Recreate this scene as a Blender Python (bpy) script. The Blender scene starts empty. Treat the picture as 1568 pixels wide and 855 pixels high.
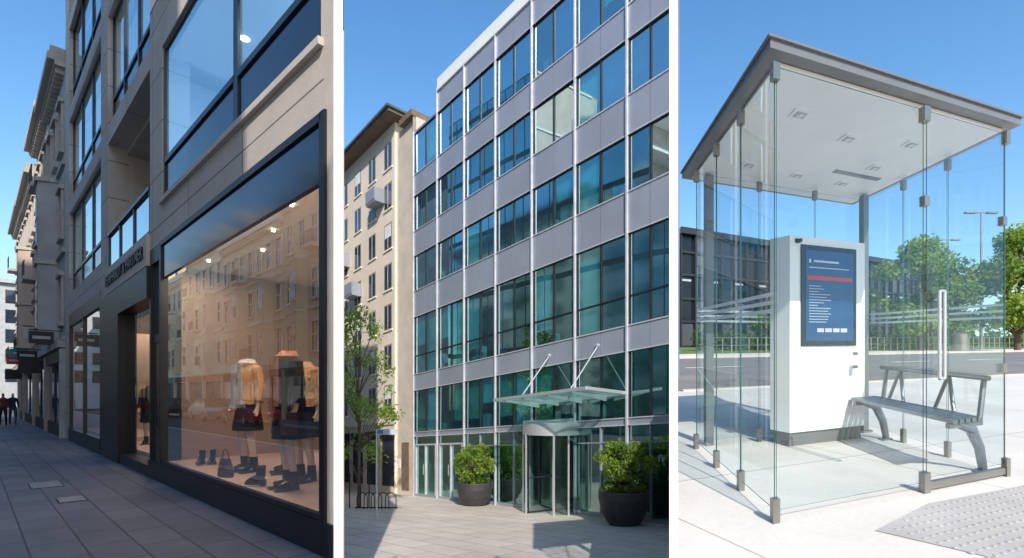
import bpy, bmesh, math, random
from mathutils import Vector, Matrix
R = random.Random(7)
sc = bpy.context.scene

# ------------------------------------------------------------------ materials
def new_mat(name):
    m = bpy.data.materials.new(name); m.use_nodes = True
    nt = m.node_tree; nt.nodes.clear()
    out = nt.nodes.new('ShaderNodeOutputMaterial')
    return m, nt, out
def N(nt, t, **kw):
    n = nt.nodes.new(t)
    for k, v in kw.items(): setattr(n, k, v)
    return n
def c4(c): return (c[0], c[1], c[2], 1)

def mat(name, col, rough=0.6, metal=0.0, var=0.12, scale=3.0, bump=0.0, bscale=60, spec=0.5, emit=None, es=0):
    m, nt, out = new_mat(name)
    p = N(nt, 'ShaderNodeBsdfPrincipled')
    tc = N(nt, 'ShaderNodeTexCoord')
    n1 = N(nt, 'ShaderNodeTexNoise'); n1.inputs['Scale'].default_value = scale; n1.inputs['Detail'].default_value = 6
    nt.links.new(tc.outputs['Object'], n1.inputs['Vector'])
    mx = N(nt, 'ShaderNodeMix', data_type='RGBA')
    a = [max(0, x * (1 - var)) for x in col]; b = [min(1, x * (1 + var)) for x in col]
    mr = N(nt, 'ShaderNodeMapRange'); mr.inputs[1].default_value = 0.3; mr.inputs[2].default_value = 0.7
    nt.links.new(n1.outputs['Fac'], mr.inputs[0]); nt.links.new(mr.outputs[0], mx.inputs[0])
    mx.inputs[6].default_value = c4(a); mx.inputs[7].default_value = c4(b)
    nt.links.new(mx.outputs[2], p.inputs['Base Color'])
    p.inputs['Roughness'].default_value = rough; p.inputs['Metallic'].default_value = metal
    p.inputs['Specular IOR Level'].default_value = spec
    if bump > 0:
        n2 = N(nt, 'ShaderNodeTexNoise'); n2.inputs['Scale'].default_value = bscale; n2.inputs['Detail'].default_value = 4
        nt.links.new(tc.outputs['Object'], n2.inputs['Vector'])
        bp = N(nt, 'ShaderNodeBump'); bp.inputs['Strength'].default_value = bump; bp.inputs['Distance'].default_value = 0.01
        nt.links.new(n2.outputs['Fac'], bp.inputs['Height']); nt.links.new(bp.outputs[0], p.inputs['Normal'])
    if emit:
        p.inputs['Emission Color'].default_value = c4(emit); p.inputs['Emission Strength'].default_value = es
    nt.links.new(p.outputs[0], out.inputs[0])
    return m

def slab(name, c1, c2, joint, bw, bh, ang=0, wall=False, rough=0.8, mortar=0.012, stain=0.25, offset=0.5, freq=2, bump=0.3, loc=(0,0)):
    m, nt, out = new_mat(name)
    p = N(nt, 'ShaderNodeBsdfPrincipled'); tc = N(nt, 'ShaderNodeTexCoord')
    mp = N(nt, 'ShaderNodeMapping', vector_type='POINT'); mp.inputs['Rotation'].default_value = (0, 0, -ang)
    mp.inputs['Location'].default_value = (loc[0], loc[1], 0)
    nt.links.new(tc.outputs['Object'], mp.inputs[0])
    src = mp.outputs[0]
    if wall:
        s = N(nt, 'ShaderNodeSeparateXYZ'); cb = N(nt, 'ShaderNodeCombineXYZ')
        nt.links.new(src, s.inputs[0]); nt.links.new(s.outputs[0], cb.inputs[0]); nt.links.new(s.outputs[2], cb.inputs[1])
        src = cb.outputs[0]
    b = N(nt, 'ShaderNodeTexBrick'); b.offset = offset; b.offset_frequency = freq
    b.inputs['Color1'].default_value = c4(c1); b.inputs['Color2'].default_value = c4(c2); b.inputs['Mortar'].default_value = c4(joint)
    b.inputs['Scale'].default_value = 1; b.inputs['Mortar Size'].default_value = mortar
    b.inputs['Mortar Smooth'].default_value = 0.1
    b.inputs['Brick Width'].default_value = bw; b.inputs['Row Height'].default_value = bh
    nt.links.new(src, b.inputs['Vector'])
    n1 = N(nt, 'ShaderNodeTexNoise'); n1.inputs['Scale'].default_value = 0.7; n1.inputs['Detail'].default_value = 9; n1.inputs['Roughness'].default_value = 0.65
    n3 = N(nt, 'ShaderNodeTexNoise'); n3.inputs['Scale'].default_value = 35; n3.inputs['Detail'].default_value = 5
    nt.links.new(tc.outputs['Object'], n1.inputs['Vector']); nt.links.new(tc.outputs['Object'], n3.inputs['Vector'])
    ad = N(nt, 'ShaderNodeMath', operation='MULTIPLY_ADD'); ad.inputs[1].default_value = 0.4
    nt.links.new(n3.outputs['Fac'], ad.inputs[0]); nt.links.new(n1.outputs['Fac'], ad.inputs[2])
    mr = N(nt, 'ShaderNodeMapRange'); mr.inputs[1].default_value = 0.45; mr.inputs[2].default_value = 0.95
    mr.inputs[3].default_value = 1 - stain; mr.inputs[4].default_value = 1 + stain * 0.6
    nt.links.new(ad.outputs[0], mr.inputs[0])
    vm = N(nt, 'ShaderNodeVectorMath', operation='SCALE')
    nt.links.new(b.outputs['Color'], vm.inputs[0]); nt.links.new(mr.outputs[0], vm.inputs['Scale'])
    nt.links.new(vm.outputs[0], p.inputs['Base Color'])
    p.inputs['Roughness'].default_value = rough
    bp = N(nt, 'ShaderNodeBump'); bp.inputs['Strength'].default_value = bump; bp.inputs['Distance'].default_value = 0.006; bp.invert = False
    iv = N(nt, 'ShaderNodeMath', operation='MULTIPLY_ADD'); iv.inputs[1].default_value = -1
    nt.links.new(b.outputs['Fac'], iv.inputs[0]); nt.links.new(n3.outputs['Fac'], iv.inputs[2])
    nt.links.new(iv.outputs[0], bp.inputs['Height']); nt.links.new(bp.outputs[0], p.inputs['Normal'])
    nt.links.new(p.outputs[0], out.inputs[0])
    return m

def glass(name, tint, gloss, a, b, ior=1.5, wav=0.0):
    """architectural glass: see-through + mirror reflection rising towards grazing angles"""
    m, nt, out = new_mat(name)
    tr = N(nt, 'ShaderNodeBsdfTransparent'); tr.inputs[0].default_value = c4(tint)
    gl = N(nt, 'ShaderNodeBsdfGlossy'); gl.inputs['Color'].default_value = c4(gloss); gl.inputs['Roughness'].default_value = 0.0
    ma = N(nt, 'ShaderNodeMath', operation='MULTIPLY_ADD', use_clamp=True)
    lw = N(nt, 'ShaderNodeLayerWeight'); lw.inputs[0].default_value = 0.5
    pw = N(nt, 'ShaderNodeMath', operation='POWER'); pw.inputs[1].default_value = 4.0
    nt.links.new(lw.outputs['Facing'], pw.inputs[0])
    nt.links.new(pw.outputs[0], ma.inputs[0]); ma.inputs[1].default_value = b; ma.inputs[2].default_value = a
    if wav > 0:
        tc = N(nt, 'ShaderNodeTexCoord'); nz = N(nt, 'ShaderNodeTexNoise'); nz.inputs['Scale'].default_value = 0.9; nz.inputs['Detail'].default_value = 1
        nt.links.new(tc.outputs['Object'], nz.inputs['Vector'])
        bp = N(nt, 'ShaderNodeBump'); bp.inputs['Strength'].default_value = wav; bp.inputs['Distance'].default_value = 0.02
        nt.links.new(nz.outputs['Fac'], bp.inputs['Height']); nt.links.new(bp.outputs[0], gl.inputs['Normal'])
    mx = N(nt, 'ShaderNodeMixShader')
    nt.links.new(ma.outputs[0], mx.inputs[0]); nt.links.new(tr.outputs[0], mx.inputs[1]); nt.links.new(gl.outputs[0], mx.inputs[2])
    nt.links.new(mx.outputs[0], out.inputs[0])
    return m

def leafmat(name, col):
    m, nt, out = new_mat(name)
    d = N(nt, 'ShaderNodeBsdfPrincipled'); d.inputs['Roughness'].default_value = 0.55
    t = N(nt, 'ShaderNodeBsdfTranslucent'); t.inputs[0].default_value = c4([min(1, x * 1.9) for x in col])
    tc = N(nt, 'ShaderNodeTexCoord'); nz = N(nt, 'ShaderNodeTexNoise'); nz.inputs['Scale'].default_value = 4
    nt.links.new(tc.outputs['Object'], nz.inputs['Vector'])
    mc = N(nt, 'ShaderNodeMix', data_type='RGBA'); nt.links.new(nz.outputs['Fac'], mc.inputs[0])
    mc.inputs[6].default_value = c4([x * 0.7 for x in col]); mc.inputs[7].default_value = c4([x * 1.3 for x in col])
    nt.links.new(mc.outputs[2], d.inputs['Base Color'])
    mx = N(nt, 'ShaderNodeMixShader'); mx.inputs[0].default_value = 0.42
    nt.links.new(d.outputs[0], mx.inputs[1]); nt.links.new(t.outputs[0], mx.inputs[2]); nt.links.new(mx.outputs[0], out.inputs[0])
    return m

# ------------------------------------------------------------------ frames of the three places
# place 1 : shopping street, place 2 : office plaza on a falling slope, place 3 : shelter on a rising slope
A1 = (-6.46, 9.62); U1 = (-.7204, .6935); N1 = (.6935, .7204)
def M1(t, w, z): return Vector((A1[0] + t*U1[0] + w*N1[0], A1[1] + t*U1[1] + w*N1[1], z))
B2 = (.62, 16.0); U2 = (-.6515, .7587); N2 = (.7587, .6515)
def g2(x, y): return -.04 - .11625 * max(y, 0)
def M2(t, w, z):
    x = B2[0] + t*U2[0] + w*N2[0]; y = B2[1] + t*U2[1] + w*N2[1]
    return Vector((x, y, z + g2(x, y)))
def W2(x, y, z): return Vector((x, y, z + g2(x, y)))
def g3(x, y): return .5 + .1125 * max(y, 0)
def M3(s, r, z):
    x = 1.556 + .9156*s + .1216*r; y = 3.09 + .402*s + .9926*r
    return Vector((x, y, z + g3(x, y)))
def W3(x, y, z): return Vector((x, y, z + g3(x, y)))
def ID(x, y, z): return Vector((x, y, z))
ang1 = math.atan2(U1[1], U1[0]); ang2 = math.atan2(U2[1], U2[0])

class MB:
    def __init__(s): s.v = []; s.f = []; s.m = []; s.mats = []
    def mi(s, mat):
        if mat not in s.mats: s.mats.append(mat)
        return s.mats.index(mat)
    def add(s, vs, fs, mat):
        o = len(s.v); s.v += [tuple(p) for p in vs]; k = s.mi(mat)
        for f in fs: s.f.append(tuple(i + o for i in f)); s.m.append(k)
    def poly(s, pts, mat): s.add(pts, [tuple(range(len(pts)))], mat)
    def box(s, M, a0, a1, b0, b1, c0, c1, mat):
        vs = [M(a, b, c) for c in (c0, c1) for (a, b) in ((a0, b0), (a1, b0), (a1, b1), (a0, b1))]
        s.add(vs, [(3,2,1,0),(4,5,6,7),(0,1,5,4),(1,2,6,5),(2,3,7,6),(3,0,4,7)], mat)
    def prism(s, M, plan, z0, z1, mat):
        n = len(plan); vs = [M(a, b, z0) for a, b in plan] + [M(a, b, z1) for a, b in plan]
        fs = [tuple(range(n))[::-1], tuple(range(n, 2*n))] + [(i, (i+1) % n, n+(i+1) % n, n+i) for i in range(n)]
        s.add(vs, fs, mat)
    def tube(s, p0, p1, r0, r1, mat, n=8):
        p0 = Vector(p0); p1 = Vector(p1); d = (p1-p0)
        if d.length < 1e-6: return
        d.normalize(); a = d.orthogonal().normalized(); b = d.cross(a)
        vs = []
        for p, r in ((p0, r0), (p1, r1)):
            for i in range(n):
                t = 2*math.pi*i/n; vs.append(p + a*math.cos(t)*r + b*math.sin(t)*r)
        s.add(vs, [tuple(range(n))[::-1], tuple(range(n, 2*n))] + [(i, (i+1) % n, n+(i+1) % n, n+i) for i in range(n)], mat)
    def path(s, pts, rs, mat, n=8):
        for i in range(len(pts)-1): s.tube(pts[i], pts[i+1], rs[i], rs[i+1], mat, n)
    def loft(s, M, rings, mat, n=20, wob=0.0):
        vs = []
        for (cx, cy, z, rx, ry) in rings:
            for i in range(n):
                t = 2*math.pi*i/n; k = 1 + wob*math.sin(5*t + z*3)
                vs.append(M(cx + rx*k*math.cos(t), cy + ry*k*math.sin(t), z))
        fs = []
        for j in range(len(rings)-1):
            for i in range(n):
                fs.append((j*n+i, j*n+(i+1) % n, (j+1)*n+(i+1) % n, (j+1)*n+i))
        fs.append(tuple(range(n))[::-1]); fs.append(tuple((len(rings)-1)*n+i for i in range(n)))
        s.add(vs, fs, mat)
    def build(s, name, smooth=False, bevel=0.0, recalc=True, parent=None):
        me = bpy.data.meshes.new(name); me.from_pydata(s.v, [], s.f)
        for m in s.mats: me.materials.append(m)
        me.polygons.foreach_set('material_index', s.m)
        if recalc:
            bm = bmesh.new(); bm.from_mesh(me); bmesh.ops.recalc_face_normals(bm, faces=bm.faces); bm.to_mesh(me); bm.free()
        ob = bpy.data.objects.new(name, me); sc.collection.objects.link(ob)
        if smooth:
            me.polygons.foreach_set('use_smooth', [True]*len(me.polygons))
            try:
                me.set_sharp_from_angle(angle=math.radians(38))
            except Exception: pass
        if bevel > 0:
            b = ob.modifiers.new('bevel', 'BEVEL'); b.width = bevel; b.segments = 2; b.limit_method = 'ANGLE'
        if parent: ob.parent = parent
        me.update()
        return ob

def leaves(mb, clumps, n, size, mats):
    tot = sum(r**2 for _, r in clumps)
    for (c, r) in clumps:
        c = Vector(c); k = int(n * r*r / tot); base = R.randrange(len(mats))
        for _ in range(k):
            d = Vector((R.gauss(0,1), R.gauss(0,1), R.gauss(0,1))).normalized()
            p = c + d * r * (R.random() ** 0.45)
            a = Vector((R.gauss(0,1), R.gauss(0,1), R.gauss(0,1))).normalized(); b = a.orthogonal().normalized()
            q = Matrix.Rotation(R.random()*6.28, 3, a); b = q @ b
            cc = a.cross(b)
            s1 = size * R.uniform(.6, 1.3); s2 = s1 * .55
            mt = mats[base] if R.random() < .6 else R.choice(mats)
            mb.add([p - b*s1, p + cc*s2, p + b*s1, p - cc*s2], [(0,1,2,3)], mt)

# ---- palette
stone1 = slab('limestone_cladding', (.58,.51,.455), (.53,.47,.42), (.18,.155,.14), 2.4, .95, ang1, True, .75, .012, .18, .0)
stone1b = mat('limestone_plain', (.56,.495,.44), .75, 0, .1, 2, .25, 40)
darkmetal = mat('dark_bronze_metal', (.018,.019,.023), .4, .3, .2, 2)
bluemetal = mat('blue_black_spandrel', (.010,.018,.042), .12, 0, .3, 1.0, spec=.6)
framegrey = mat('dark_frame', (.03,.035,.045), .35, .5)
pave1 = slab('grey_granite_paving', (.150,.158,.178), (.105,.113,.132), (.04,.043,.05), .78, .42, ang1, False, .6, .010, .35, .42, 2, .5)
asphalt = mat('asphalt', (.07,.07,.075), .9, 0, .25, 1.2, .5, 120)
plaster_cream = mat('cream_stucco', (.94,.74,.46), .8, 0, .06, 1)
plaster_ochre = mat('warm_stucco', (.92,.68,.39), .8, 0, .06, 1)
plaster_pale = mat('pale_stucco', (.95,.81,.58), .8, 0, .06, 1)
trimw = mat('stucco_trim', (.95,.85,.65), .7, 0, .05, 2)
slate = mat('slate_roof', (.10,.105,.12), .7, 0, .25, 3)
winglass = mat('window_dark_glass', (.03,.04,.055), .05, 0, .3, .8, spec=.9)
shopglass = glass('shop_glass', (.96,.96,.96), (1,.99,.97), .34, .75, wav=.03)
upglass = glass('upper_glass', (.62,.84,.98), (.90,.98,1), .55, .4, wav=.04)
whitep = mat('white_paint', (.82,.82,.81), .5, 0, .03)
warmwall = mat('shop_backwall', (.34,.255,.20), .8, 0, .06)
shopfloor = mat('shop_plinth_floor', (.62,.48,.40), .45, 0, .06)
ceilw = mat('white_ceiling', (.78,.78,.76), .7, 0, .03)
lampm = mat('lit_downlight', (1,1,1), .5, emit=(1,.86,.62), es=9)
red = mat('red_sign', (.55,.03,.03), .5); black = mat('black_sign', (.015,.015,.017), .5); teal = mat('teal_sign', (.02,.25,.22), .5)
rearwall = mat('rear_sky_reflector', (.34,.54,.60), .12, .75, .12, .4)  # invented reflective finish on the unseen rear, brightens the office window reflections
rearframe = mat('rear_frame', (.08,.12,.13), .5)

# ================================================================== PLACE 1 : street
# --- main retail building, unseen top cut to four heights so sun reaches the plaza
b = MB()
def bx1(t0, t1, w0, w1, z0, z1, m_): b.box(M1, t0, t1, w0, w1, z0, z1, m_)
END = -6.62; HN, HM, HS, HT = 7.10, 9.0, 12.9, 17.2   # heights of the cut sections
bx1(-.06, .86, 0, .45, 4.42, HM, stone1); bx1(5.35, 6.35, 0, .45, 4.12, HS, stone1); bx1(12.75, 13.75, 0, .45, 0, HT, stone1)
bx1(END, -6.36, 0, .08, 0, 5.145, stone1b); bx1(END, -6.30, .002, .07, 5.15, HN, stone1b)
bx1(-6.36, -.06, 0, .07, 4.42, 5.15, stone1)
bx1(.86, 5.35, -.06, .4, 4.12, 4.74, stone1b)
bx1(6.35, 12.75, 0, .4, 4.42, 5.15, stone1)
bx1(-6.30, -3.79, 0, .07, 7.0, HN, stone1b); bx1(-3.79, -.06, 0, .07, 7.98, HM, stone1)
for z0, z1 in ((7.98, 8.42), (11.25, 12.9)): bx1(.86, 5.35, 0, .4, z0, z1, stone1)
for z0, z1 in ((7.98, 8.42), (11.25, 11.7), (14.5, 14.95)): bx1(6.35, 12.75, 0, .4, z0, z1, stone1)
bx1(6.35, 12.75, 0, .4, 17.1, HT, stone1)
bx1(-6.36, -.06, -.06, .0, 5.08, 5.16, stone1b)
def window(t0, t1, z0, z1, mull, wd=.06, spand=.72):
    d = wd
    bx1(t0, t1, d-.03, d, z0, z0+.06, framegrey); bx1(t0, t1, d-.03, d, z1-.07, z1, framegrey)
    bx1(t0, t0+.08, d-.035, d+.002, z0, z1, framegrey); bx1(t1-.08, t1, d-.035, d+.002, z0, z1, framegrey)
    bx1(t0+.08, t1-.08, d-.01, d, z0+.06, z0+spand-.04, bluemetal)
    bx1(t0+.08, t1-.08, d-.04, d+.003, z0+spand-.04, z0+spand+.05, framegrey)
    for q in mull: bx1(q-.04, q+.04, d-.045, d+.004, z0+.06, z1-.07, framegrey)
    b.poly([M1(t0, d-.004, z0+spand), M1(t1, d-.004, z0+spand), M1(t1, d-.004, z1), M1(t0, d-.004, z1)], upglass)
window(-6.30, -3.79, 5.15, 7.0, []); window(-3.79, -.06, 5.15, 7.98, [])
for z0, z1 in ((5.15, 7.98), (8.42, 11.25), (11.7, 14.5), (14.95, 17.1)): window(6.35, 12.75, z0, z1, [8.5, 10.6], wd=.14)
window(.86, 5.35, 8.42, 11.25, [2.4, 3.9], wd=.14)
# rooms behind the upper windows (floor slabs and lit ceilings), wedge plan
pa = [(-6.25, .12), (-3.8, .12), (-3.8, 1.37)]; pb = [(-3.8, .12), (-.06, .12), (-.06, 3.32), (-3.8, 1.37)]; pc = [(0, .45), (6.3, .45), (6.3, 3.9), (0, 3.35)]; pd = [(6.3, .45), (12.7, .45), (12.7, 4.6), (6.3, 3.9)]
roomblue = mat('room_wall', (.58,.70,.80), .8)
for pl_, zz in ((pa, (5.05, 6.99)), (pb, (5.052, 7.85, 8.85)), (pc, (8.3, 11.15, 12.7)), (pd, (5.05, 7.85, 11.15, 14.4, 17.05))):
    for z in zz: b.prism(M1, pl_, z, z+.1, ceilw)
for (t, w, zc) in ((-4.6, .5, 6.985), (-3.2, .8, 7.845), (-3.2, 1.4, 7.845), (-1.6, .9, 7.845), (-1.6, 1.9, 7.845), (-.7, 1.2, 7.845), (7.5, 1.2, 7.845), (9.5, 1.2, 7.845), (11, 2.0, 7.845), (7.5, 1.2, 11.145), (10, 1.2, 11.145), (2.5, 1.4, 11.145), (3.6, 2.2, 11.145)):
    p = M1(t, w, zc); b.tube(p, p - Vector((0,0,.012)), .08, .08, lampm, 12)
def wallseg(p, q, z0, z1, m_): b.poly([M1(p[0], p[1], z0), M1(q[0], q[1], z0), M1(q[0], q[1], z1), M1(p[0], p[1], z1)], m_)
wallseg((-6.25,.14), (0,3.36), 0, 5.05, warmwall); wallseg((-6.25,.14), (-3.8,1.4), 5.05, 7.0, roomblue); wallseg((-3.8,1.4), (0,3.36), 5.05, 8.9, roomblue)
wallseg((0,3.36), (6.3,3.98), 0, HS-.1, roomblue); wallseg((6.3,3.98), (12.7,4.6), 0, HT-.1, roomblue)
def rear(p, q, z1):
    wallseg(p, q, -2, z1, rearwall)
    L = math.hypot(q[0]-p[0], q[1]-p[1]); n = max(1, int(L/1.4))
    dx, dy = (q[0]-p[0])/L, (q[1]-p[1])/L; ox, oy = -dy*.004, dx*.004
    for i in range(n):
        a = p[0]+dx*(L*(i+.5)/n); c = p[1]+dy*(L*(i+.5)/n)
        wallseg((a-dx*.03+ox, c-dy*.03+oy), (a+dx*.03+ox, c+dy*.03+oy), -2, z1-.05, rearframe)
    z = .5
    while z < z1-.3:
        wallseg((p[0]+ox*.5, p[1]+oy*.5), (q[0]+ox*.5, q[1]+oy*.5), z, z+.25, rearframe); z += 3.2
rear((-6.55,.115), (-3.77,1.50), HN); rear((-3.77,1.50), (0,3.45), HM); rear((0,3.45), (6.35,4.04), HS); rear((6.35,4.04), (13.75,4.7), HT)
# section ends and roofs
wallseg((-3.77,.0), (-3.77,1.49), HN, HM, stone1b); wallseg((.86,.0), (.86,3.5), HM, HS, stone1b)
wallseg((6.35,0), (6.35,4.03), HS, HT, stone1b)
b.prism(M1, [(END,0), (-3.77,0), (-3.77,1.49), (-6.6,.08)], HN, HN+.06, slate); b.prism(M1, [(-3.77,0), (.86,0), (.86,3.52), (0,3.44), (-3.77,1.49)], HM, HM+.06, slate)
b.prism(M1, [(.86,0), (6.35,0), (6.35,4.03), (.86,3.52)], HS, HS+.06, slate); b.prism(M1, [(6.35,0), (13.75,0), (13.75,4.69), (6.35,4.03)], HT, HT+.06, slate)
# shopfront 1: plinth, header, frame, glass
bx1(-6.60, .9, -.03, .07, 0.0, .34, darkmetal)
bx1(-6.36, .0, -.02, .05, .345, .40, framegrey)
bx1(-6.36, -.06, .0, .06, 3.74, 4.33, bluemetal)
bx1(-6.36, -.06, -.03, .05, 4.33, 4.415, darkmetal)
bx1(-6.43, -6.32, -.03, .06, .34, 4.42, darkmetal)
bx1(-.10, .02, -.03, .3, .34, 4.415, darkmetal)
b.poly([M1(-6.32, .03, .38), M1(-.1, .03, .38), M1(-.1, .03, 3.75), M1(-6.32, .03, 3.75)], shopglass)
b.prism(M1, [(-6.3, .07), (-.08, .07), (-.08, 3.3)], .2, .38, shopfloor)
b.prism(M1, [(-6.3, .09), (-.08, .09), (-.08, 3.3)], 4.0, 4.1, ceilw)
bx1(-.08, -.02, .08, 3.3, .38, 4.0, warmwall)
for (t, w) in ((-4.8, .35), (-3.6, .6), (-2.4, .9), (-1.0, .5)):
    p = M1(t, w, 3.995); b.tube(p, p - Vector((0,0,.03)), .028, .028, lampm, 12)
# door at pier foot
bx1(.02, .12, .0, .3, .0, 4.12, darkmetal); bx1(.78, .9, .0, .3, 0, 4.12, darkmetal)
bx1(.12, .78, .05, .1, .1, 2.6, mat('bronze_door', (.10,.06,.04), .25, .3)); bx1(.12, .78, .03, .12, 2.6, 2.75, darkmetal)
bx1(.12, .78, .07, .12, 2.75, 4.12, winglass); bx1(.02, .9, -.0, .3, 4.12, 4.42, darkmetal)
b.tube(M1(.25, -.02, 1.0), M1(.25, -.02, 1.6), .012, .012, framegrey)
# entrance bay: black portal + niche with display
bx1(3.77, 5.53, -.05, .32, 0, 4.12, darkmetal)
bx1(.9, 3.77, -.05, .32, 3.5, 4.12, darkmetal)
bx1(.9, 7.2, 1.9, 2.0, 0, 3.5, shopfloor)
bx1(.9, 7.2, .33, 1.9, .0, .30, shopfloor)
bx1(.9, 3.77, -.02, .33, .0, .22, darkmetal)
bx1(.9, 7.2, .33, 1.9, 3.4, 3.5, ceilw)
bx1(.8, .88, .33, 1.9, 0, 3.5, darkmetal)
bx1(.95, 1.02, .05, .1, .22, 3.5, framegrey)
b.poly([M1(.9, .12, .22), M1(3.77, .12, .22), M1(3.77, .12, 3.5), M1(.9, .12, 3.5)], glass('entrance_glass', (.9,.9,.9), (1,1,1), .02, .3))
for t in (2.0, 3.4, 5.0):
    p = M1(t, 1.0, 3.395); b.tube(p, p - Vector((0,0,.02)), .06, .06, lampm, 12)
# loggia above entrance
bx1(.86, 5.35, .4, 2.2, 4.6, 4.74, stone1b); bx1(.86, 5.35, 2.2, 2.3, 4.74, 7.98, stone1b)
bx1(.80, .86, .45, 2.2, 4.74, 7.98, stone1b); bx1(5.35, 5.42, .45, 2.2, 4.74, 7.98, stone1b)
bx1(.86, 5.35, .4, 2.2, 7.85, 7.98, stone1b)
bx1(1.2, 2.6, 2.15, 2.2, 4.8, 7.4, winglass); bx1(3.1, 4.9, 2.15, 2.2, 4.8, 7.4, winglass)
for t in (1.15, 2.6, 3.05, 4.9): bx1(t, t+.07, 2.1, 2.2, 4.74, 7.45, framegrey)
for (t, w) in ((2, .9), (4.2, .9)):
    p = M1(t, w, 7.85); b.tube(p, p-Vector((0,0,.05)), .11, .11, darkmetal, 14)
b.poly([M1(.9, .03, 4.8), M1(5.3, .03, 4.8), M1(5.3, .03, 5.6), M1(.9, .03, 5.6)], upglass)
for t in (.9, 2.35, 3.85, 5.27): bx1(t, t+.05, 0, .06, 4.74, 5.62, framegrey)
bx1(.88, 5.33, -.02, .07, 5.62, 5.69, framegrey); bx1(.88, 5.33, -.0, .06, 4.745, 4.83, framegrey)
# shopfront 2
bx1(6.35, 12.75, -.03, .3, 0, .42, darkmetal); bx1(5.53, 6.4, -.02, .3, 0, 4.12, darkmetal)
bx1(6.4, 12.75, 0, .12, 4.0, 4.42, darkmetal)
b.poly([M1(6.4, .05, .42), M1(12.75, .05, .42), M1(12.75, .05, 4.0), M1(6.4, .05, 4.0)], shopglass)
for t in (6.4, 9.5, 12.68): bx1(t, t+.07, .0, .1, .42, 4.0, darkmetal)
bx1(7.25, 12.7, 1.6, 1.7, 0, 4.2, shopfloor); bx1(6.4, 12.7, .3, 1.6, .2, .42, shopfloor)
retail = b.build('retail_building')

# raised letters
cu = bpy.data.curves.new('sign_letters', 'FONT'); cu.body = "REINHARDT & PARTNER"; cu.size = .37; cu.extrude = .015; cu.align_x = 'CENTER'
cu.materials.append(mat('sign_letter_metal', (.03,.03,.035), .4, .5))
so = bpy.data.objects.new('shop_sign_lettering', cu); sc.collection.objects.link(so)
xa = Vector((-U1[0], -U1[1], 0)); za = Vector((0,0,1)); na = Vector((-N1[0], -N1[1], 0))
so.matrix_world = Matrix(((xa.x, za.x, na.x, 0), (xa.y, za.y, na.y, 0), (xa.z, za.z, na.z, 0), (0,0,0,1)))
so.location = M1(3.1, -.08, 4.3)

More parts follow.
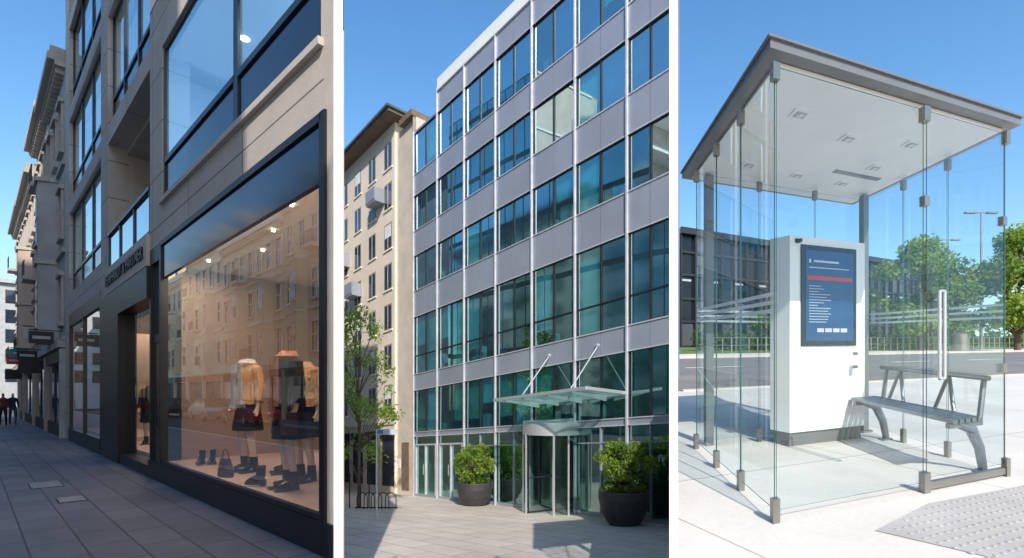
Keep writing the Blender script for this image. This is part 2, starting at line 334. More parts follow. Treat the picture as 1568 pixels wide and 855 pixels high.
# --- classical row further along + opposite row
def classic(name, t0, t1, wf, dirn, H, wall, storeys=4, bays=True, shop=(black,), col=1.55, seed=0):
    """facade plane at w=wf, street side is direction dirn (-1: street at smaller w)"""
    rr = random.Random(seed); m = MB(); L = t1-t0; s = dirn
    def bx(a0, a1, p0, p1, z0, z1, mt):   # p: proud distance towards street
        m.box(M1, a0, a1, wf+s*p0, wf+s*p1, z0, z1, mt)
    gh = 3.6; n = max(2, int(L/col)); cw = L/n; sh = (H-gh-.9)/(storeys-1)
    bx(t0, t1, -4, 0, 0, H, wall)
    k = max(1, int(L/4)); sw = L/k
    for i in range(k):
        a = t0+i*sw; sg = shop[i % len(shop)]
        bx(a+.35, a+sw-.35, 0, .03, .5, 2.8, winglass); bx(a+.2, a+sw-.2, 0, .12, 2.85, 3.3, sg)
        bx(a+.3, a+sw-.3, 0, .08, 0, .5, sg); bx(a-.0, a+.22, 0, .16, 0, 3.3, wall)
        bx(a+sw*.5-.04, a+sw*.5+.04, .03, .07, .5, 2.8, sg)
        if rr.random() < .5: bx(a+sw*.3, a+sw*.3+.08, .12, .9, 2.6, 3.2, sg)
    bx(t0, t1, 0, .22, 3.35, 3.6, trimw)
    bayset = set(range(1, n, 3)) if bays else set()
    for st in range(storeys-1):
        zb = gh + .15 + st*sh; wh = min(1.75, sh*.66)
        bx(t0, t1, 0, .1, zb-.12, zb+.02, trimw)
        for i in range(n):
            c = t0+(i+.5)*cw; z0 = zb+.55; z1 = z0+wh
            if i in bayset and st < storeys-2+0:
                pl = [(c-.75, wf), (c-.45, wf+s*.6), (c+.45, wf+s*.6), (c+.75, wf)]
                m.prism(M1, pl, zb-.1, zb+sh-.1, wall)
                m.prism(M1, [(c-.8, wf), (c-.5, wf+s*.68), (c+.5, wf+s*.68), (c+.8, wf)], zb+sh-.25, zb+sh-.1+.003, trimw)
                m.box(M1, c-.35, c+.35, wf+s*.6, wf+s*.615, z0, z1, winglass)
                m.box(M1, c-.42, c+.42, wf+s*.6, wf+s*.68, z0-.1, z0, trimw)
                m.box(M1, c-.02, c+.02, wf+s*.615, wf+s*.63, z0, z1, trimw); m.box(M1, c-.35, c+.35, wf+s*.615, wf+s*.63, z0+wh*.55, z0+wh*.6, trimw)
            else:
                bx(c-.38, c+.38, 0, .02, z0, z1, winglass)
                bx(c-.5, c-.38, 0, .08, z0, z1, trimw); bx(c+.38, c+.5, 0, .08, z0, z1, trimw)
                bx(c-.58, c+.58, 0, .16, z1, z1+.16, trimw); bx(c-.56, c+.56, 0, .14, z0-.12, z0, trimw)
                bx(c-.02, c+.02, .02, .035, z0, z1, trimw); bx(c-.38, c+.38, .02, .035, z0+wh*.55, z0+wh*.6, trimw)
                if rr.random() < .18:
                    bx(c-.7, c+.7, 0, .6, z0-.3, z0-.12, trimw)
                    for q in range(8): bx(c-.68+q*.19, c-.65+q*.19, .55, .58, z0-.12, z0+.6, darkmetal)
                    bx(c-.7, c+.7, .54, .59, z0+.6, z0+.64, darkmetal)
    bx(t0, t1, 0, .3, H-.55, H-.4, trimw); bx(t0, t1, 0, .5, H-.4, H-.15, trimw); bx(t0, t1, 0, .42, H-.15, H+.1, trimw)
    q = t0+.2
    while q < t1-.2: bx(q, q+.14, 0, .26, H-.75, H-.55, trimw); q += .42
    pts = [M1(t0, wf, H+.1), M1(t1, wf, H+.1), M1(t1, wf-s*1.3, H+1.7), M1(t0, wf-s*1.3, H+1.7)]
    m.poly(pts, slate); m.box(M1, t0, t1, wf-s*1.3, wf-s*4, H, H+1.7, slate)
    for i in range(0, n, 2):
        c = t0+(i+.5)*cw
        m.box(M1, c-.45, c+.45, wf-s*.15, wf-s*1.3, H+.1, H+1.4, wall); m.box(M1, c-.3, c+.3, wf-s*.12, wf-s*.15, H+.35, H+1.2, winglass)
    for c in (t0+.5, t1-.9): m.box(M1, c, c+.6, wf-s*1.8, wf-s*2.8, H+1, H+2.9, wall)
    return m.build(name)

g_tan = mat('sandstone', (.46,.39,.33), .8, 0, .15, 1.5); g_grey = mat('grey_stone', (.44,.42,.40), .8, 0, .15, 1.5); g_pink = mat('rose_stone', (.50,.39,.32), .8, 0, .12, 1.5)
old_trim = trimw; trimw = mat('aged_trim', (.50,.45,.40), .8, 0, .1)
for i, (a, c, H, w_) in enumerate([(13.85, 19.4, 14.2, g_grey), (19.5, 25.6, 14.6, g_tan), (25.7, 33, 13.6, g_pink), (33.1, 42, 13.8, g_grey)]):
    classic('stone_townhouse', a, c, 0, -1, H, w_, 4, i % 2 == 0, (black, teal, black, red), 1.5, i)
trimw = old_trim
t = 4.0
for i, (L, H, w_, sh_) in enumerate([(9, 13.2, plaster_pale, (red, black)), (10.5, 14.2, plaster_cream, (teal, black, red)), (12, 13.6, plaster_cream, (black, red, black)), (10, 14.4, plaster_pale, (red, red)), (13, 13.2, plaster_cream, (black, teal)), (14, 14, plaster_ochre, (red, black)), (14, 13.4, plaster_pale, (black,)), (16, 13.8, plaster_cream, (black, red))]):
    classic('stucco_townhouse', t, t+L, -12, 1, H, w_, 4, True, sh_, 1.7, 20+i); t += L+.02
# distant pale block closing the street
m = MB(); palew = mat('pale_render', (.50,.50,.49), .7)
m.box(M1, 66, 74, -9, 12, 0, 13.5, palew)
for z in range(5):
    for k in range(12):
        m.box(M1, 65.95, 66.0, -8.3+k*1.7, -7.4+k*1.7, 3+z*2.1, 4.4+z*2.1, winglass)
m.box(M1, 65.6, 66, -9, 12, 13.5, 13.9, palew)
m.build('white_corner_building')

# --- ground of the street
def sheet(name, pts, mt, dz=0):
    m = MB(); m.poly(pts, mt); o = m.build(name, recalc=False)
    if o.data.polygons[0].normal.z < 0: o.data.flip_normals()
    return o
gr = mat('ground_soil', (.16,.155,.15), .9, 0, .2, .5)
sheet('ground', [Vector((-500,-500,-40)), Vector((500,-500,-40)), Vector((500,900,-40)), Vector((-500,900,-40))], gr)
sheet('street_pavement', [Vector((-.3325*.5, .5, 0)), Vector((-.3325*70, 70, 0)), M1(110, 1, 0), M1(110, -4.3, 0), M1(-40, -4.3, 0), Vector((0,-40,0)), Vector((0,0,0))], pave1)
sheet('street_roadway', [M1(-40, -4.3, -.12), M1(110, -4.3, -.12), M1(110, -9.6, -.12), M1(-40, -9.6, -.12)], asphalt)
sheet('street_pavement.001', [M1(-40, -9.6, 0), M1(110, -9.6, 0), M1(110, -13, 0), M1(-40, -13, 0)], pave1)
m = MB(); m.box(M1, -40, 110, -4.45, -4.3, -.12, .004, stone1b); m.box(M1, -40, 110, -9.6, -9.45, -.12, .004, stone1b); m.build('kerb')
plate = mat('cover_plate', (.26,.27,.28), .7, .1, .25, 12)
for (x, y, s1, s2) in ((-6.75, 8.0, .26, .17), (-8.3, 9.3, .42, .22)):
    d = Vector((x, y, 0)) - Vector((A1[0], A1[1], 0)); tt = d.x*U1[0]+d.y*U1[1]; ww = d.x*N1[0]+d.y*N1[1]
    m = MB(); m.box(M1, tt-s1, tt+s1, ww-s2, ww+s2, .002, .006, darkmetal); m.box(M1, tt-s1+.02, tt+s1-.02, ww-s2+.02, ww+s2-.02, .006, .009, plate); m.build('manhole_cover')

# --- figures
skin = mat('skin', (.55,.35,.26), .5); cream = mat('mannequin_cream', (.88,.75,.63), .35, 0, .03)
hair = mat('dark_hair', (.04,.025,.02), .6)
def skinfig(head=True, stride=0.0, arm=(.24, -.05, .92), arml=None):
    V = []; Rr = []; E = []
    def v(p, r, par=None):
        V.append(p); Rr.append(r)
        if par is not None: E.append((par, len(V)-1))
        return len(V)-1
    pel = v((0,0,.95), (.15,.11)); wa = v((0,0,1.1), (.12,.09), pel); ch = v((0,0,1.29), (.15,.11), wa); nb = v((0,.01,1.44), (.075,.065), ch)
    nk = v((0,0,1.53), (.05,.05), nb)
    if head:
        hd = v((0,-.012,1.61), (.075,.085), nk); ht = v((0,0,1.70), (.06,.07), hd); v((0,-.105,1.605), (.013,.013), hd)
    for s in (-1, 1):
        hp = v((s*.09, 0, .88), (.09,.095), pel); kn = v((s*.1, -.03-s*stride*.5, .49), (.057,.057), hp)
        an = v((s*.1, .03-s*stride, .09), (.037,.037), kn); v((s*.11, -.14-s*stride, .04), (.035,.025), an)
        sh = v((s*.165, .01, 1.40), (.058,.058), ch); a = arm if s > 0 or arml is None else arml
        el = v((s*.21, .03+s*stride*.4, 1.15), (.044,.044), sh); wr = v((s*a[0], a[1]+s*stride*.8, a[2]), (.028,.028), el)
        pm = v((s*a[0], a[1]-.02+s*stride*.8, a[2]-.07), (.032,.018), wr)
        for j in range(4): v((s*a[0]-.03+j*.02, a[1]-.035+s*stride*.8, a[2]-.15+abs(j-1.5)*.008), (.009,.009), pm)
        v((s*a[0]-s*.045, a[1]-.05+s*stride*.8, a[2]-.09), (.01,.01), pm)
    me = bpy.data.meshes.new('f'); me.from_pydata(V, E, []); ob = bpy.data.objects.new('f', me); sc.collection.objects.link(ob)
    sk = ob.modifiers.new('s', 'SKIN'); ob.modifiers.new('u', 'SUBSURF').levels = 1
    for i, r in enumerate(Rr):
        d = me.skin_vertices[0].data[i]; d.radius = r; d.use_root = (i == 0)
    bpy.context.view_layer.update(); dg = bpy.context.evaluated_depsgraph_get()
    nm = bpy.data.meshes.new_from_object(ob.evaluated_get(dg)); bpy.data.objects.remove(ob)
    return nm
def place(mb, nm, M, mfn):
    o = len(mb.v); mb.v += [tuple(M(*v.co)) for v in nm.vertices]
    for p in nm.polygons:
        c = p.center; mb.f.append(tuple(i+o for i in p.vertices)); mb.m.append(mb.mi(mfn(c)))
def FM(base, yaw, s=1.0):
    ca, sa = math.cos(yaw), math.sin(yaw)
    return lambda x, y, z: Vector((base.x + s*(x*ca - y*sa), base.y + s*(x*sa + y*ca), base.z + s*z))

blackc = mat('black_cloth', (.012,.012,.014), .85, 0, .3, 20, .3); navy = mat('navy_cloth', (.02,.03,.06), .85, 0, .2, 20)
fur = mat('tan_fur', (.62,.40,.21), .95, 0, .35, 30, 1.0, 90); rose = mat('rose_knit', (.62,.28,.17), .9, 0, .2, 20, .5); leather = mat('black_leather', (.012,.011,.011), .25)
taupe = mat('brown_leather', (.07,.04,.03), .35); denim = mat('denim', (.05,.08,.16), .9); shirtw = mat('white_shirt', (.6,.6,.6), .8)
def mannequin(base, yaw, top, skirt, coatlen, s=1.0, scarf=None, bag=None):
    mb = MB(); M = FM(base, yaw, s)
    nm = skinfig(False, 0, (.25, -.02, .90), (.22, -.10, .92))
    place(mb, nm, M, lambda c: leather if c.z < .17 else cream)
    for sx in (-.1, .1):
        mb.box(M, sx-.03, sx+.03, .02, .07, -.015, .06, leather); mb.box(M, sx-.035, sx+.045, -.19, .0, -.015, .02, leather)
        mb.loft(M, [(sx, .02, .05, .055, .065), (sx, .02, .12, .05, .055), (sx, .015, .2, .05, .056)], leather, 12)
    mb.loft(M, [(0,0,.56,.23,.18), (0,0,.62,.225,.175), (0,0,.8,.195,.15), (0,0,.98,.18,.135), (0,0,1.12,.145,.11)], skirt, 24, .035)
    zt = coatlen
    mb.loft(M, [(0,0,zt,.22,.17), (0,0,zt+.12,.21,.16), (0,0,1.12,.17,.135), (0,0,1.28,.19,.15), (0,.01,1.40,.185,.125), (0,.01,1.46,.12,.09), (0,.0,1.52,.07,.07)], top, 24, .02)
    for sx, ex in ((-1, (.22, -.10)), (1, (.25, -.02))):
        mb.path([M(sx*.165, .01, 1.41), M(sx*.225, .03, 1.14), M(sx*ex[0], ex[1], .96)], [.078*s, .068*s, .05*s], top, 12)
        mb.loft(M, [(sx*.165, .01, 1.33, .07, .07), (sx*.165, .01, 1.40, .078, .075), (sx*.15, .01, 1.455, .05, .05)], top, 12)
    if scarf:
        mb.loft(M, [(0,-.01,1.44,.11,.1), (0,-.01,1.48,.13,.12), (0,0,1.54,.085,.08)], scarf, 16, .05)
        mb.box(M, -.11, -.02, -.18, -.15, .85, 1.46, scarf); mb.box(M, .02, .11, -.18, -.15, .92, 1.46, scarf)
    if bag:
        mb.box(M, .20, .36, -.16, -.04, .62, .86, bag); mb.path([M(.22, -.1, .86), M(.26, -.06, 1.0), M(.34, -.1, .86)], [.008]*3, bag)
    return mb.build('mannequin', smooth=True)
fy = math.atan2(N1[1], N1[0]) - math.pi/2   # facing the street (-n)
mannequin(M1(-2.55, .62, .395), fy+.25, fur, blackc, .92, 1.15, shirtw)
mannequin(M1(-3.15, .95, .395), fy-.3, rose, navy, 1.0, 1.10)
mannequin(M1(-4.55, .42, .395), fy-.05, blackc, blackc, .92, 1.15, rose, taupe)
mannequin(M1(-4.1, .84, .395), fy+.3, fur, navy, .95, 1.10)
mannequin(M1(5.1, .85, .315), fy+.9, blackc, blackc, .75, 1.0, None, fur)
mannequin(M1(4.4, 1.3, .315), fy+.8, navy, blackc, .9, 1.0)
mannequin(M1(8.6, .8, .435), fy+.3, fur, navy, .9, 1.0)
mannequin(M1(10.6, .8, .435), fy, rose, blackc, .9, 1.0)

def boots(name, base, yaw, mt):
    mb = MB(); M = FM(base, yaw)
    for sx, dy in ((-.07, 0), (.08, .06)):
        mb.loft(M, [(sx, dy-.07, .02, .048, .13), (sx, dy-.06, .05, .05, .13), (sx, dy-.03, .09, .046, .10), (sx, dy+.02, .13, .045, .06), (sx, dy+.02, .20, .048, .055), (sx, dy+.02, .25, .052, .06)], mt, 16)
        mb.box(M, sx-.03, sx+.03, dy+.03, dy+.08, -.0, .06, mt)
        mb.loft(M, [(sx, dy+.02, .242, .045, .05), (sx, dy+.02, .252, .04, .045)], taupe, 12)
    return mb.build(name, smooth=True)
boots('ankle_boots', M1(-1.15, .42, .385), fy+.9, leather); boots('ankle_boots', M1(-3.95, .25, .385), fy-.8, leather)
def handbag(base, yaw):
    mb = MB(); M = FM(base, yaw)
    mb.loft(M, [(0,0,0,.17,.075), (0,0,.02,.18,.08), (0,0,.15,.165,.065), (0,0,.26,.13,.035), (0,0,.27,.12,.02)], taupe, 20)
    pts = [M(.09*math.cos(a), 0, .25+.16*math.sin(a)) for a in [math.pi*i/10 for i in range(11)]]
    mb.path(pts, [.009]*11, taupe); mb.box(M, -.02, .02, -.085, -.06, .13, .19, mat('brass', (.6,.45,.2), .3, 1))
    return mb.build('handbag', smooth=True)
handbag(M1(-2.85, .2, .385), fy+.2)

def pedestrian(base, yaw, top, leg, stride):
    mb = MB(); M = FM(base, yaw); nm = skinfig(True, stride)
    def mf(c):
        if c.z > 1.66 or (c.z > 1.52 and c.y > .03): return hair
        if c.z > 1.47: return skin
        if c.z < .09: return leather
        if abs(c.x) > .19 and c.z < .93: return skin
        if c.z < .95: return leg
        return top
    place(mb, nm, M, mf)
    for sx in (-.03, .03): mb.loft(M, [(sx, -.083, 1.625, .01, .006), (sx, -.083, 1.635, .01, .006)], black, 6)
    return mb.build('pedestrian', smooth=True)
pedestrian(M1(27.0, -.85, 0), fy+1.6, navy, denim, .16); pedestrian(M1(26, -1.25, 0), fy-1.5, mat('wine_coat', (.18,.03,.03), .9), blackc, .14); pedestrian(M1(33, -.6, 0), fy+1.6, shirtw, blackc, .15)

for (t, z, mt) in ((14.6, 3.5, black), (17.5, 3.9, palew), (21.5, 3.2, black), (27, 3.6, teal), (31, 3.4, red)):
    m = MB(); m.box(M1, t, t+.08, -.95, -.25, z, z+.45, mt); m.box(M1, t+.02, t+.06, -.95, 0, z+.48, z+.52, darkmetal); m.box(M1, t-.01, t+.09, -.85, -.35, z+.17, z+.28, palew); m.build('projecting_shop_sign')
def car(t, w, colr, yaw=0):
    mb = MB(); M = lambda x, y, z: M1(t+x, w+y, -.12+z)
    prof = [(-2.1,.35),(-2.15,.7),(-1.9,.92),(-1.1,1.0),(1.2,1.0),(1.95,.9),(2.15,.65),(2.1,.35)]
    cab = [(-1.5,.98),(-.8,1.42),(.7,1.45),(1.4,.98)]
    def ext(pr, h0, h1, mt):
        n = len(pr); vs = [M(x, -h0 if z < 1.2 else -h1, z) for x, z in pr]+[M(x, h0 if z < 1.2 else h1, z) for x, z in pr]
        mb.add(vs, [tuple(range(n)), tuple(range(n, 2*n))]+[(i, (i+1) % n, n+(i+1) % n, n+i) for i in range(n)], mt)
    ext(prof, .86, .86, colr); ext(cab, .78, .62, winglass); mb.box(M, -.78, .68, -.6, .6, 1.435, 1.475, colr)
    for x in (-1.35, 1.35):
        for y in (-.88, .7): mb.tube(M(x, y, .33), M(x, y+.18, .33), .33, .33, leather, 18); mb.tube(M(x, y-.01, .33), M(x, y+.19, .33), .18, .18, whitep, 12)
    mb.build('parked_car', bevel=.03)
car(20, -8.6, red); car(27, -8.6, mat('car_silver', (.5,.5,.52), .25, .6)); car(36, -8.6, mat('car_black', (.02,.02,.025), .2)); car(50, -8.6, red)

# --- unseen stepped block, added behind the viewpoint to shade the street
hx, hy = -.1736, .9848; lx, ly = -.9848, -.1736
def MT(s, q, z): return Vector((s*lx + q*hx, s*ly + q*hy, z))
m = MB()
steps = [(.86, 2.2, 13.2), (2.2, 4.0, 18.0), (4.0, 7.0, 25.5), (7.0, 10.5, 33.5), (10.5, 30, 39)]
for s0, s1, h in steps:
    m.box(MT, s0, s1, -16, -7, 0, h, g_tan)
    z = 3
    while z < h-1.5:
        q = s0+.25
        while q+.9 < s1: m.box(MT, q, q+.9, -7, -6.96, z, z+1.5, winglass); q += 1.4
        z += 3
m.build('street_shade_block')

# ================================================================== PLACE 2 : plaza and offices
pave2 = slab('plaza_paving', (.64,.555,.475), (.57,.50,.43), (.31,.27,.235), 1.1, .55, ang2+.1, False, .8, .012, .22, .5, 2, .3)
alu = mat('aluminium_panel', (.34,.365,.43), .45, .3, .08, .7); mull = mat('silver_mullion', (.60,.61,.66), .4, .3)
beige = slab('beige_render', (.82,.70,.58), (.79,.675,.56), (.60,.51,.42), 3.1, 1.78, ang2, True, .85, .006, .12, 0)
beigeS = mat('beige_stone', (.62,.53,.44), .85, 0, .1, 1.5)
gb = [glass('office_glass_blue', (.10,.36,.52), (.72,.95,1), .62, .5, wav=.10), glass('office_glass_teal', (.32,.70,.78), (.75,.98,1), .50, .6, wav=.10), glass('office_glass_green', (.22,.50,.48), (.62,.92,.90), .42, .6, wav=.10)]
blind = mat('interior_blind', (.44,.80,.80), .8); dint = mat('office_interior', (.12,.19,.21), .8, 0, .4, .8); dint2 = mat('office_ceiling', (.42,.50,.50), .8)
m = MB()
T0, T1 = -4.9, 7.12
edges = [T0, -3.56, -1.78, 0, 1.78, 3.56, 5.34, T1]
wins = [(2.6, 4.3), (4.95, 7.3), (8.35, 9.8), (10.8, 12.25), (13.1, 14.8)]
spz = [(2.42, 2.6), (4.3, 4.95), (7.3, 8.35), (9.8, 10.8), (12.25, 13.1), (14.8, 15.6)]
pl = [(-4.80, .12), (-3.7, 2.0), (7.0, 2.0), (7.0, .12)]
for z0, z1 in spz:
    zt = z1
    for i in range(len(edges)-1):
        a, c = edges[i], edges[i+1]
        top = zt if (i < 6 or z1 < 15) else 14.9
        mid = (a+c)/2
        m.box(M2, a+.02, mid-.008, .0, .1, z0+.01, top-.01, alu); m.box(M2, mid+.008, c-.02, .001, .1, z0+.01, top-.01, alu)
        m.box(M2, a, c, .012, .09, z0, top, framegrey)
    te = T1 if z1 < 15 else 5.34
    m.box(M2, T0, te, -.025, .0, z0-.015, z0+.015, mull)
    m.box(M2, T0, te, -.025, .0, z1-.015, z1+.015, mull)
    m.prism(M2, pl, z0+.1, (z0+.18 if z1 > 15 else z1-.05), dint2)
for e in edges: m.box(M2, e-.022, e+.022, -.06, .02, 0, 15.62 if e < 6 else 14.9, mull)
m.box(M2, T0, 5.34, -.06, .12, 15.6, 15.72, whitep)
m.box(M2, T0, 5.34, -.02, .02, 15.72, 16.1, whitep)
rr = random.Random(11)
for wi, (z0, z1) in enumerate(wins):
    for i in range(len(edges)-1):
        a, c = edges[i], edges[i+1]
        cuts = [a+.025, a+(c-a)*.5, c-.025]
        for j in range(2):
            g = rr.choice([gb[2], gb[2], gb[1]]) if wi < 1 else (rr.choice([gb[0], gb[0], gb[1]]) if wi > 1 else rr.choice([gb[0], gb[2], gb[1], gb[1]]))
            # each pane sits with its own tiny tilt, as real glazing does
            e1, e2 = rr.uniform(-.005, .005), rr.uniform(-.005, .005)
            m.poly([M2(cuts[j], .05+e1, z0), M2(cuts[j+1], .05+e2, z0), M2(cuts[j+1], .05-e1, z1), M2(cuts[j], .05-e2, z1)], g)
            if rr.random() < .48:
                zz = z0+(z1-z0)*rr.choice([0, .2, .35, .5])
                m.poly([M2(cuts[j]+.04, .14, zz), M2(cuts[j+1]-.02, .14, zz), M2(cuts[j+1]-.02, .14, z1), M2(cuts[j]+.04, .14, z1)], blind)
            for _ in range(2):
                tt = rr.uniform(cuts[j], cuts[j+1]-.3)
                if tt > -3.4: m.box(M2, tt, tt+rr.uniform(.1, .35), .3, .6, z0, z0+rr.uniform(.2, .7), rr.choice([ceilw, dint2, ceilw, navy]))
        m.box(M2, cuts[1]-.018, cuts[1]+.018, .01, .08, z0, z1, framegrey)
        for q in (a+.022, c-.05): m.box(M2, q, q+.028, .01, .08, z0, z1, framegrey)
        if wi == 1: m.box(M2, a, c, .01, .07, 5.68, 5.72, framegrey)
        m.box(M2, a, c, .01, .07, z1-.03, z1, framegrey); m.box(M2, a, c, .01, .07, z0, z0+.03, framegrey)
# ground floor glazing
for i in range(len(edges)-1):
    a, c = edges[i], edges[i+1]
    if a == -1.78: continue
    m.poly([M2(a, .05, .05), M2(c, .05, .05), M2(c, .05, 2.42), M2(a, .05, 2.42)], gb[2])
    m.box(M2, a, c, -.0, .08, 0, .1, alu)
    if a in (3.56, 5.34):   # pairs of framed doors
        for q in (a+.12, a+.86, a+1.6): m.box(M2, q, q+.05, -.02, .08, .1, 2.05, mull)
        m.box(M2, a+.12, a+1.65, -.02, .08, 2.05, 2.11, mull)
        for q in (a+.80, a+.96): m.tube(M2(q, -.05, .9), M2(q, -.05, 1.3), .012, .012, mull)
    else:
        m.box(M2, (a+c)/2-.02, (a+c)/2+.02, .0, .08, .1, 2.42, alu); m.box(M2, a, c, .0, .08, 1.97, 2.0, alu)
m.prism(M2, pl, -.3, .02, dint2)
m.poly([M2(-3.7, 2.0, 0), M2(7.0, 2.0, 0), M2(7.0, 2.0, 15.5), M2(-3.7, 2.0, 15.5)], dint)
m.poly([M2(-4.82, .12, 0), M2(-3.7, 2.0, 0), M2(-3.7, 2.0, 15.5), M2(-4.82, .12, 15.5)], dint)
m.poly([M2(-4.93, .02, -1), M2(-3.75, 2.1, -1), M2(-3.75, 2.1, 16.1), M2(-4.93, .02, 16.1)], alu)
m.poly([M2(-3.75, 2.1, -1), M2(7.1, 2.1, -1), M2(7.1, 2.1, 15.6), M2(-3.75, 2.1, 15.6)], alu)
m.box(M2, 5.36, 7.1, .1, 2.05, 14.9, 15.0, alu)
m.poly([M2(-4.93, .02, 15.61), M2(-3.75, 2.1, 15.61), M2(5.3, 2.1, 15.61), M2(5.3, .02, 15.61)], alu)
m.box(M2, -1.78, 0, .0, .1, 2.62, 2.7, mull)
m.build('glass_office_building')

# revolving door
m = MB(); cc = M2(-1.02, -.12, 0); rad = .86
gd = glass('door_glass', (.62,.74,.72), (.8,.9,.9), .14, .6); steel = mat('brushed_steel', (.66,.67,.68), .38, .6, .05, 8)
def MD(x, y, z): return Vector((cc.x+x, cc.y+y, cc.z+z))
m.loft(MD, [(0,0,2.28,rad+.02,rad+.02), (0,0,2.64,rad+.02,rad+.02)], steel, 40); m.loft(MD, [(0,0,.0,rad+.03,rad+.03), (0,0,.04,rad+.03,rad+.03)], steel, 40)
for i in range(40):
    a0 = 2*math.pi*i/40; a1 = 2*math.pi*(i+1)/40; am = (a0+a1)/2
    if abs(((math.degrees(am)-235+180) % 360)-180) < 32: continue
    m.poly([MD(rad*math.cos(a0), rad*math.sin(a0), .04), MD(rad*math.cos(a1), rad*math.sin(a1), .04), MD(rad*math.cos(a1), rad*math.sin(a1), 2.28), MD(rad*math.cos(a0), rad*math.sin(a0), 2.28)], gd)
for dg in (203, 267, 180, 295, 340, 20, 90, 140): a = math.radians(dg); p = MD(rad*math.cos(a), rad*math.sin(a), 0); m.tube(p, p+Vector((0,0,2.3)), .028, .028, steel)
for k in range(4):
    a = math.radians(25+90*k); e = (.8*math.cos(a), .8*math.sin(a))
    m.poly([MD(0,0,.06), MD(e[0], e[1], .06), MD(e[0], e[1], 2.22), MD(0,0,2.22)], gd)
    for z in (.08, 1.05, 2.2): m.tube(MD(0,0,z), MD(e[0], e[1], z), .02, .02, framegrey)
    m.tube(MD(e[0], e[1], .06), MD(e[0], e[1], 2.22), .02, .02, framegrey)
m.tube(MD(0,0,.04), MD(0,0,2.25), .035, .035, steel)
m.build('revolving_door', smooth=True)

# canopy
m = MB(); cg = glass('canopy_glass', (.66,.90,.84), (.9,1,.97), .25, .6); cz = 3.24
m.box(M2, -3.5, 0, -1.5, -.1, cz-.01, cz+.02, cg)
m.box(M2, -3.5, 0, -1.53, -1.49, cz-.04, cz+.04, steel); m.box(M2, -3.53, -3.49, -1.5, -.05, cz-.04, cz+.04, steel); m.box(M2, -.02, .02, -1.5, -.05, cz-.04, cz+.04, steel)
m.box(M2, -3.5, 0, -.12, -.05, cz-.07, cz+.04, steel)
for t in (-2.95, -2.1, -1.2, -.4):
    m.prism(lambda a, z, w: M2(w, a, z), [(-1.45, cz-.07), (-.1, cz-.17), (-.1, cz-.02), (-1.45, cz-.02)], t-.02, t+.02, mull)
for t in (-2.6, -.75):
    m.tube(M2(t, 0, 4.6), M2(t, -1.15, cz+.02), .018, .018, steel); m.tube(M2(t, .02, 4.6), M2(t, -.08, 4.6), .05, .04, steel, 12)
m.build('glass_entrance_canopy')

# beige apartment block with eaves
m = MB()
a0, a1 = 7.15, 22; H = 16.1
m.box(M2, 8.75, a1, 0, 5, 0, H, beige); m.box(M2, a0, 8.75, .12, 5, 0, 15.6, beigeS)
brown = mat('eaves_timber', (.20,.14,.09), .7, 0, .2, 4)
m.box(M2, 8.2, a1+.3, -.6, 5, H, H+.12, brown); m.box(M2, 8.1, a1+.3, -.7, 5.1, H+.12, H+.22, slate)
m.box(M2, a0, 8.2, -.1, 5, 15.6, 15.85, brown)
recess = mat('window_reveal', (.34,.29,.24), .8)
for i in range(9):
    c = 9.35+i*1.56
    for k in range(7):
        z0 = 3.65+k*1.78
        m.box(M2, c-.42, c+.42, -.05, -.001, z0-.09, z0-.03, trimw); m.box(M2, c-.36, c+.36, -.012, -.001, z0-.03, z0+1.12, recess); m.box(M2, c-.3, c+.3, -.018, -.0125, z0+.03, z0+1.05, winglass)
        m.box(M2, c-.015, c+.015, -.03, -.0185, z0+.03, z0+1.05, mull)
        if (i*3+k*5) % 4 == 0: m.box(M2, c-.29, c+.29, -.022, -.0186, z0+.5, z0+1.04, ceilw)
    m.box(M2, c-.55, c+.55, -.012, -.001, .3, 2.4, winglass); m.box(M2, c-.6, c+.6, -.12, -.001, 2.4, 2.75, darkmetal)
m.box(M2, 8.76, a1, -.05, -.001, 3.0, 3.12, beigeS)
for (t, z) in ((10.1, 12.9), (12.5, 9.3), (13.9, 11.1)):
    m.box(M2, t-.45, t+.45, -.5, -.001, z, z+.08, alu); m.box(M2, t-.45, t+.45, -.52, -.49, z+.08, z+.62, alu)
    for q in (t-.45, t+.41): m.box(M2, q, q+.04, -.48, -.03, z+.08, z+.62, alu)
m.box(M2, 7.7, 8.3, .08, .119, .2, 2.2, brown); m.box(M2, 8.45, 8.65, .1, .119, 1.1, 1.5, whitep)
m.tube(M2(7.22, .06, 0), M2(7.22, .06, 15.6), .05, .05, recess)
m.build('beige_apartment_building')

# plaza ground and side walls between terraces
c1, c2 = -.3325, .309
def wedge(name, ca, cb, gf, mt, y0=.3, y1=90):
    sheet(name, [Vector((ca*y0, y0, gf(0, y0))), Vector((cb*y0, y0, gf(0, y0))), Vector((cb*y1, y1, gf(0, y1))), Vector((ca*y1, y1, gf(0, y1)))], mt)
wedge('plaza_paving', c1, c2, g2, pave2, .3, 70)
m = MB(); m.poly([Vector((c1*y, y, z)) for y, z in ((.3, 0), (70, 0), (70, g2(0,70)), (.3, g2(0,.3)))], stone1b); m.build('retaining_wall')
m = MB(); m.poly([Vector((c2*y, y, z)) for y, z in ((.3, g3(0,.3)-.004), (120, g3(0,120)-.004), (120, g2(0,120)), (.3, g2(0,.3)))], stone1b); m.build('retaining_wall')

